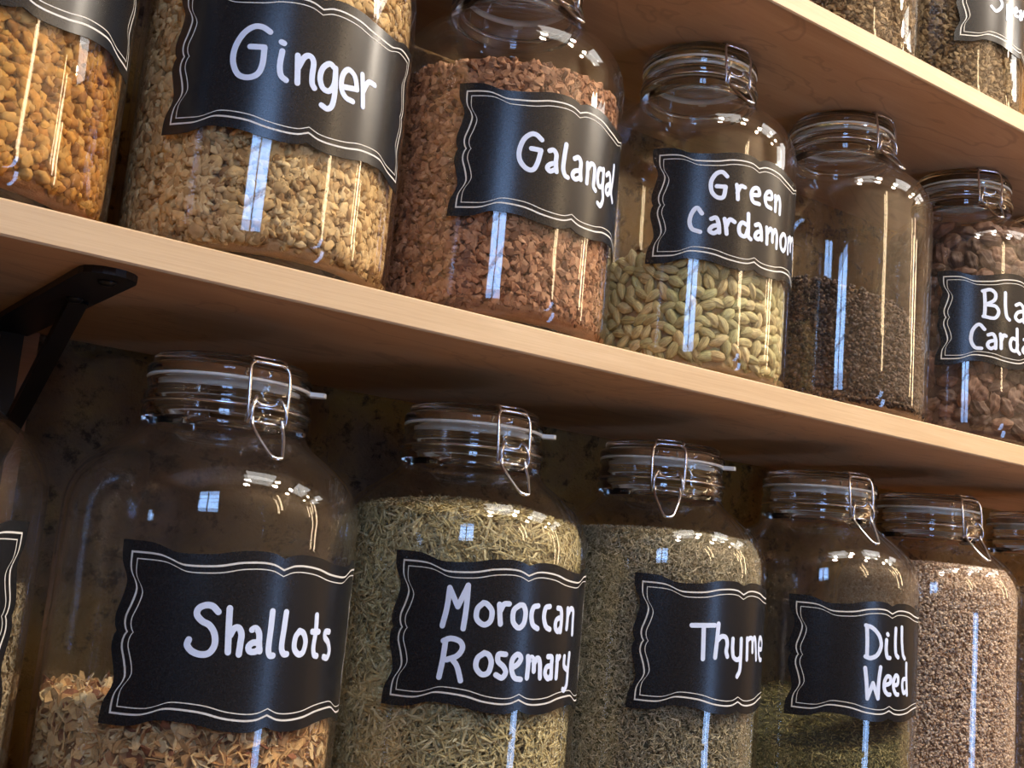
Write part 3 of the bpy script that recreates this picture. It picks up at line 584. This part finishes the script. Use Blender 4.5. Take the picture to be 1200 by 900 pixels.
def flake():
    V = []; F = []
    for k, z in ((0, .12), (1, -.12)):
        for i in range(4):
            for j in range(3): V.append((i/1.5-1, (j-1)*(1 if 0 < i < 3 else .5), z+.35*math.sin(i*1.3)*(1-.5*(j-1)**2)))
    idx = lambda k, i, j: k*12+i*3+j
    for i in range(3):
        for j in range(2):
            for k in (0, 1):
                a, b_, c, d = idx(k, i, j), idx(k, i+1, j), idx(k, i+1, j+1), idx(k, i, j+1); F += [(a, b_, c), (a, c, d)]
    ring = [(i, 0) for i in range(4)]+[(3, 1), (3, 2), (2, 2), (1, 2), (0, 2), (0, 1)]
    for q in range(len(ring)):
        a, b_ = ring[q], ring[(q+1) % len(ring)]; F += [(idx(0, *a), idx(1, *a), idx(1, *b_)), (idx(0, *a), idx(1, *b_), idx(0, *b_))]
    return np.array(V, float), np.array(F)
TEMPL = {'chip': ico(), 'lump': ico2(), 'seed': ico2(), 'stick': stick(2), 'bit': stick(1, 0), 'flake': flake()}

def fill(key, name, label, cat, kind, size, cols, top, n, pcol, seed=1, jitter=.0, azr=115, flat=None, zmin=.16, dustz=.22, rough=.75, var=.25, lie=0., dens_pow=0., smooth=False):
    """heap of one spice: a packed body and n loose grains against the glass and on the top; top(x, y) = height of the heap"""
    rng = np.random.default_rng(seed)
    x, y, z0 = J[key]; va = math.atan2(CAM.x-x, -(CAM.y-y))
    # packed body
    V = []; nr, na = 14, 72; rings = []
    
    def ztop(px, py): return top(px, py)
    b = MB(); P = []
    for i in range(na):
        a = 2*PI*i/na; s, c = math.sin(a), -math.cos(a)
        col = [(0, 0, .172)]
        zt = ztop(.93*s, .93*c)
        zt = min(zt, 2.75)
        zz = [.172]+list(.172+(zt-.172)*np.linspace(0, 1, 22)**1.15)
        for q, z in enumerate(zz):
            dz = dustz-.04+.04*math.sin(3*a+seed)+.03*math.sin(7*a+2*seed)+.025*math.sin(17*a)
            r = float(inner_r(max(z, .17)))-.022-.06*min(1, max(0, (z-dz+.06)/.10))
            if q == 0: r = .75
            col.append((r*s, r*c, z))
        rl = float(inner_r(zt))-.081
        for f in (.85, .65, .45, .25, .1):
            px, py = rl*f*s, rl*f*c; col.append((px, py, min(ztop(px, py), 2.9)-.0))
        col.append((0, 0, min(ztop(0, 0), 2.9)))
        P.append(col)
    m = len(P[0]); V = [p for col in P for p in col]; F = []
    for i in range(na):
        j = (i+1) % na
        for k in range(m-1): F.append((i*m+k, j*m+k, j*m+k+1, i*m+k+1))
    b.add(V, F, True)
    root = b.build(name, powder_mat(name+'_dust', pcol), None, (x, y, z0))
    tag(root, label, cat, kind='stuff')
    if n:
        T, TF = TEMPL[kind]
        nt = int(n*.2); ns = n-nt
        az = va+np.radians(rng.uniform(-azr, azr, ns))
        zt = np.array([min(top(.95*math.sin(a), -.95*math.cos(a)), 2.75) for a in az])
        u = rng.uniform(0, 1, ns); z = zmin+(zt-zmin)*u
        sz = np.array(size)
        depth = rng.uniform(0, 1, ns)**1.2*min(.085, sz[1]*2.2+.03)
        r = inner_r(z)-.012-sz.min()*.6-depth
        pos = np.stack([r*np.sin(az), -r*np.cos(az), z], 1)
        rr = np.sqrt(rng.uniform(0, 1, nt)); aa = rng.uniform(0, 2*PI, nt)
        tz = np.array([min(top(.95*math.sin(a), -.95*math.cos(a)), 2.75) for a in aa])
        rl = (inner_r(tz)-.03)*rr
        px, py = rl*np.sin(aa), -rl*np.cos(aa)
        tp = np.array([min(top(a, c), 2.95) for a, c in zip(px, py)])+rng.uniform(-.02, .03, nt)
        pos = np.concatenate([pos, np.stack([px, py, tp], 1)])
        azall = np.concatenate([az, aa])
        R = rotmats(rng, n)
        sc_ = sz[None, :]*rng.uniform(.65, 1.3, (n, 1))*rng.uniform(.8, 1.2, (n, 3))
        L = T[None]*sc_[:, None, :]
        if jitter: L = L+rng.normal(0, jitter, L.shape)*sz.mean()
        L = np.einsum('nij,nkj->nki', R, L)
        if lie > 0:   # flatten grains against the glass
            er = np.stack([np.sin(azall), -np.cos(azall), np.zeros(n)], 1); er[ns:] = (0, 0, 1)
            d = np.einsum('nki,ni->nk', L, er); L = L-lie*d[..., None]*er[:, None, :]
        G = L+pos[:, None, :]
        rad = np.hypot(G[..., 0], G[..., 1]); lim = inner_r(np.clip(G[..., 2], .17, 3.2))-.008
        k = np.minimum(1, lim/np.maximum(rad, 1e-6)); G[..., :2] *= k[..., None]; G[..., 2] = np.maximum(G[..., 2], .176)
        FF = (TF[None]+(np.arange(n)*len(T))[:, None, None]).reshape(-1, 3)
        if kind == 'lump': smooth = True
        me = np_mesh('loose_grains', G.reshape(-1, 3)*S, FF, grain_mat(name+'_grain', cols, rough, var=var), smooth)
        g = link('loose_grains', me, root); g['kind'] = 'stuff'
    return root
def lev(z, sx=0., sy=0., dome=0.): return lambda px, py: z+sx*px+sy*py+dome*(1-(px*px+py*py))

K = srgb
fill('ging', 'dried_ginger', 'coarse tan dried ginger pieces filling the Ginger jar', 'spice', 'lump', (.058, .040, .023),
     [K(220, 184, 126), K(200, 162, 104), K(232, 202, 148), K(174, 136, 84), K(210, 174, 118), K(150, 112, 68)], lev(2.5), 13000, K(184, 146, 100), 1, .14, zmin=.2, dustz=.24)
fill('gala', 'dried_galangal', 'reddish brown dried galangal crumbs filling the Galangal jar', 'spice', 'chip', (.048, .036, .024),
     [K(190, 140, 102), K(162, 112, 78), K(206, 158, 120), K(132, 88, 60), K(174, 122, 88), K(110, 72, 50)], lev(2.2, .03), 17000, K(164, 118, 82), 2, .22, zmin=.22, dustz=.33)
fill('oran', 'dried_turmeric', 'orange golden dried root pieces in the jar at the top left corner', 'spice', 'lump', (.046, .037, .029),
     [K(196, 134, 50), K(170, 110, 36), K(210, 154, 66), K(138, 86, 30), K(182, 120, 44), K(200, 150, 76)], lev(2.4), 12000, K(160, 108, 64), 3, .15, zmin=.22, dustz=.30)
fill('shal', 'dried_shallots', 'pale brown dried shallot flakes at the bottom of the Shallots jar', 'spice', 'flake', (.064, .034, .03),
     [K(230, 190, 132), K(206, 160, 102), K(240, 212, 160), K(172, 122, 74), K(218, 174, 114), K(146, 92, 62)], lev(1.10, -.03, -.02), 4600, K(170, 128, 84), 4, .05, zmin=.2)
fill('rose', 'dried_rosemary', 'pale green dried rosemary needles filling the Moroccan Rosemary jar', 'herb', 'stick', (.066, .0095, .0095),
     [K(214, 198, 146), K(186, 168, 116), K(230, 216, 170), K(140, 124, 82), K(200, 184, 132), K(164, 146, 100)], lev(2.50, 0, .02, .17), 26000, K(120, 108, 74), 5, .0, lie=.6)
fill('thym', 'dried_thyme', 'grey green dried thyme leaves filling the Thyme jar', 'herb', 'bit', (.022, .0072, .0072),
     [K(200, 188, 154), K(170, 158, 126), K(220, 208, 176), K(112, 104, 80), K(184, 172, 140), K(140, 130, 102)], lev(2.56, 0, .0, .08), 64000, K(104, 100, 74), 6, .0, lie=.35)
def dilltop(px, py):
    return 1.02+.16*py+.20*px+.16*math.exp(-((px+.1)**2+(py-.2)**2)/.10)
fill('dill', 'dried_dill', 'dark green dried dill at the bottom of the Dill Weed jar', 'herb', 'bit', (.028, .010, .009),
     [K(146, 136, 86), K(104, 100, 58), K(190, 176, 120), K(64, 66, 38), K(126, 118, 72)], dilltop, 24000, K(70, 66, 42), 7, .0, lie=.35)
fill('pale', 'pale_seeds', 'pale tan crumbled herb filling the jar right of the Dill Weed jar', 'herb', 'chip', (.018, .011, .010),
     [K(232, 208, 182), K(212, 184, 158), K(242, 224, 204), K(184, 152, 126), K(222, 196, 170)], lev(2.60, 0, 0, .06), 42000, K(190, 158, 130), 8, .15)
fill('lowx', 'brown_herb', 'brown crumbled herb in the jar cut by the right edge', 'herb', 'chip', (.026, .017, .014),
     [K(134, 106, 80), K(112, 88, 66), K(154, 122, 94)], lev(2.5), 6000, K(104, 82, 62), 9, .15)
fill('part', 'grey_herb', 'pale grey green herb in the jar cut by the left edge', 'herb', 'stick', (.04, .011, .011),
     [K(190, 170, 134), K(166, 146, 112), K(206, 188, 154), K(134, 114, 86)], lev(1.78), 14000, K(130, 110, 82), 10, .0, lie=.5)
fill('seed', 'dark_seeds', 'small dark brown seeds half filling the jar right of Green Cardamom', 'spice', 'seed', (.022, .017, .017),
     [K(78, 58, 48), K(56, 42, 36), K(116, 92, 74), K(40, 31, 28), K(92, 70, 56)], lev(1.17, -.33, 0.), 8500, K(140, 110, 82), 11, .0, rough=.4, smooth=True, zmin=.2, dustz=.24)
fill('topa', 'crushed_leaves', 'brown crushed dried leaves in the jar left of Spearmint', 'herb', 'chip', (.040, .026, .016),
     [K(142, 116, 80), K(112, 90, 62), K(164, 138, 98), K(84, 66, 46)], lev(2.4), 14000, K(100, 76, 50), 12, .2)
fill('topb', 'dried_spearmint', 'brown green crushed leaves filling the Spearmint jar', 'herb', 'chip', (.040, .026, .016),
     [K(136, 112, 78), K(108, 88, 60), K(158, 134, 96), K(82, 66, 46)], lev(2.4), 14000, K(98, 76, 50), 13, .2)
fill('upx', 'brown_spice', 'brown spice in the jar at the right edge behind Black Cardamom', 'spice', 'chip', (.04, .03, .02),
     [K(110, 84, 66), K(90, 68, 52), K(130, 102, 80)], lev(2.0), 3000, K(90, 68, 52), 14, .2)

# cardamom pods: every pod that shows is an object of its own
def pod_mesh(L, R, ridges, seed, tip, amp):
    rng = np.random.default_rng(seed); nu, nv = 16, 27; V = []; F = []
    ph = rng.uniform(0, 6); bend = rng.uniform(-.05, .05); fine = rng.normal(0, amp*.45, nv); sk = rng.uniform(-.12, .12)
    for i in range(nu+1):
        t = i/nu; x = (2*t-1)*L
        e = max(0., 1-abs(2*(t+sk*t*(1-t))-1)**2.)**tip
        r = R*max(.05, e)
        for k in range(nv):
            a = 2*PI*k/nv
            q = r*(1+(amp*.9*math.sin(2.1*a+ph+5*t)*math.sin(7*t+2*ph) if amp > .15 else 0)+amp*abs(math.cos(ridges*a/2+ph))*1.4-amp*.7+fine[k]+amp*.22*rng.normal())
            V.append((x, q*math.cos(a)+bend*L*(1-(2*t-1)**2), q*math.sin(a)))
    for i in range(nu):
        for k in range(nv):
            k2 = (k+1) % nv; F.append((i*nv+k, i*nv+k2, (i+1)*nv+k2, (i+1)*nv+k))
    F.append(tuple(range(nv-1, -1, -1))); F.append(tuple(nu*nv+k for k in range(nv)))
    return V, F
def pod_mat(name, cols, amp):
    m, nt, b = newmat(name)
    oi = N(nt, 'ShaderNodeObjectInfo'); geo = N(nt, 'ShaderNodeNewGeometry')
    ad = N(nt, 'ShaderNodeMath', operation='ADD'); fr = N(nt, 'ShaderNodeMath', operation='FRACT')
    nt.links.new(oi.outputs['Random'], ad.inputs[0]); nt.links.new(geo.outputs['Random Per Island'], ad.inputs[1]); nt.links.new(ad.outputs[0], fr.inputs[0])
    k = len(cols); c = ramp(nt, [((i+.5)/k, q) for i, q in enumerate(cols)], fr.outputs[0])
    n = noise(nt, coords(nt, (60, 420, 420)), 1.6, 4, .65)
    sh = ramp(nt, [(.32, (.5, .47, .42)), (.62, (1.1, 1.1, 1.08))], n)
    mx = N(nt, 'ShaderNodeMix', data_type='RGBA', blend_type='MULTIPLY'); mx.inputs[0].default_value = 1
    nt.links.new(c, mx.inputs[6]); nt.links.new(sh, mx.inputs[7]); nt.links.new(mx.outputs[2], b.inputs['Base Color'])
    b.inputs['Roughness'].default_value = .6; bump(nt, b, n, amp, .001); return m
def project(p):
    d = Vector(p)-CAM; zc = d.dot(_f); return 600+1352.5*d.dot(_r)/zc, 450-1352.5*d.dot(_u)/zc
def pods(key, name, bedname, label, bedlabel, group, L, R, ridges, tip, amp, cols, bedcol, top, n_try, seed, lab):
    rng = np.random.default_rng(seed); x, y, z0 = J[key]; va = math.atan2(CAM.x-x, -(CAM.y-y))
    mat = pod_mat(name, cols, .9)
    shapes = []
    for k in range(8):
        b = MB(); V, F = pod_mesh(L*rng.uniform(.85, 1.15), R*rng.uniform(.85, 1.12), ridges, seed*50+k, tip, amp); b.add(V, F, True); shapes.append((V, F, b.mesh(name, [mat])))
    bed = fill(key, bedname, bedlabel, 'spice', 'chip', (.02, .02, .02), cols, lambda px, py: top(px, py)-R*2.2, 0, bedcol, seed)
    placed = []; extra = MB(); cnt = 0
    def try_place(p, lim):
        for q in placed:
            if sum((a-b_)**2 for a, b_ in zip(p, q)) < lim: return False
        return True
    spots = []
    for layer in (0, 1, 2):
        for _ in range(n_try):
            if layer < 2:
                a = va+math.radians(rng.uniform(-105, 105)); zt = min(top(.9*math.sin(a), -.9*math.cos(a)), 2.72)
                z = rng.uniform(.19+R, zt); r = float(inner_r(z))-R*1.12-layer*R*1.5
            else:
                a = rng.uniform(0, 2*PI); q = math.sqrt(rng.uniform(0, 1)); zt = min(top(.9*math.sin(a), -.9*math.cos(a)), 2.72)
                r = q*(float(inner_r(zt))-R*1.2); z = top(r*math.sin(a), -r*math.cos(a))-.02
            p = (r*math.sin(a), -r*math.cos(a), z)
            if try_place(p, (1.30*(L*R)**.5 if layer == 0 else 1.25*(L*R)**.5)**2): placed.append(p); spots.append((p, a, layer))
    for p, a, layer in spots:
        er = Vector((math.sin(a), -math.cos(a), 0)); et = Vector((math.cos(a), math.sin(a), 0)); ez = Vector((0, 0, 1))
        if layer == 2: er, ez = ez, -er
        ph = rng.uniform(0, 2*PI); ax = (et*math.cos(ph)+ez*math.sin(ph)+er*rng.uniform(-.3, .3)*(1 if layer else .5)).normalized()
        ay = er.cross(ax).normalized(); az_ = ax.cross(ay); ro = Matrix((ax, ay, az_)).transposed()
        V, F, me = shapes[int(rng.integers(8))]
        # slide the pod inwards until it is clear of the glass
        P = Vector(p)
        for _ in range(12):
            mx = max(math.hypot(*(P+ro@Vector(v)).xy)-float(inner_r(min(3., max(.17, (P+ro@Vector(v)).z))))+.006 for v in V[::3])
            if mx <= 0: break
            f = max(.05, 1-(mx+.004)/max(.1, P.xy.length)); P.x *= f; P.y *= f
        lo = min((P+ro@Vector(v)).z for v in V[::3])
        if lo < .178: P.z += .178-lo
        u, v_ = project(P+Vector((x, y, z0)))
        th = (a-lab[0]+PI) % (2*PI)-PI; behind = abs(th) < LW-.13 and abs(P.z-lab[1]) < LH-.13
        away = abs((a-va+PI) % (2*PI)-PI) > math.radians(84)
        if 4 < u < 1206 and 4 < v_ < 896 and not behind and not away and layer == 0 or (layer == 2 and 4 < u < 1206 and not behind and not away and P.z > 2.3):
            o = link(name, me, None); o.matrix_world = Matrix.Translation((P+Vector((x, y, z0)))*S) @ ro.to_4x4()
            tag(o, label, 'pod', group); cnt += 1
        else:
            extra.add([P+ro@Vector(v) for v in V], F, True)
    e = extra.build('packed_pods', mat, bed); e['kind'] = 'stuff'
    print('PODS', name, cnt, len(spots))
pods('gree', 'cardamom_pod', 'packed_green_cardamom', 'pale green cardamom pod heaped in the Green Cardamom jar', 'dusty packed cardamom behind the pods of the Green Cardamom jar', 'green cardamom pods',
     .094, .047, 6, .80, .10, [K(202, 188, 134), K(178, 170, 116), K(216, 198, 148), K(156, 152, 104), K(204, 180, 130), K(186, 182, 130)], K(176, 148, 106),
     lev(1.10, -.06, .0), 9000, 21, (-.1193, 1.6089))
pods('blac', 'black_cardamom_pod', 'packed_black_cardamom', 'ribbed dark brown cardamom pod in the Black Cardamom jar', 'dusty packed husks behind the pods of the Black Cardamom jar', 'black cardamom pods',
     .140, .084, 9, .55, .26, [K(104, 72, 56), K(80, 56, 44), K(136, 100, 80), K(62, 44, 36), K(118, 82, 64)], K(88, 66, 54),
     lev(2.6), 4000, 22, (-.2001, 1.4902))
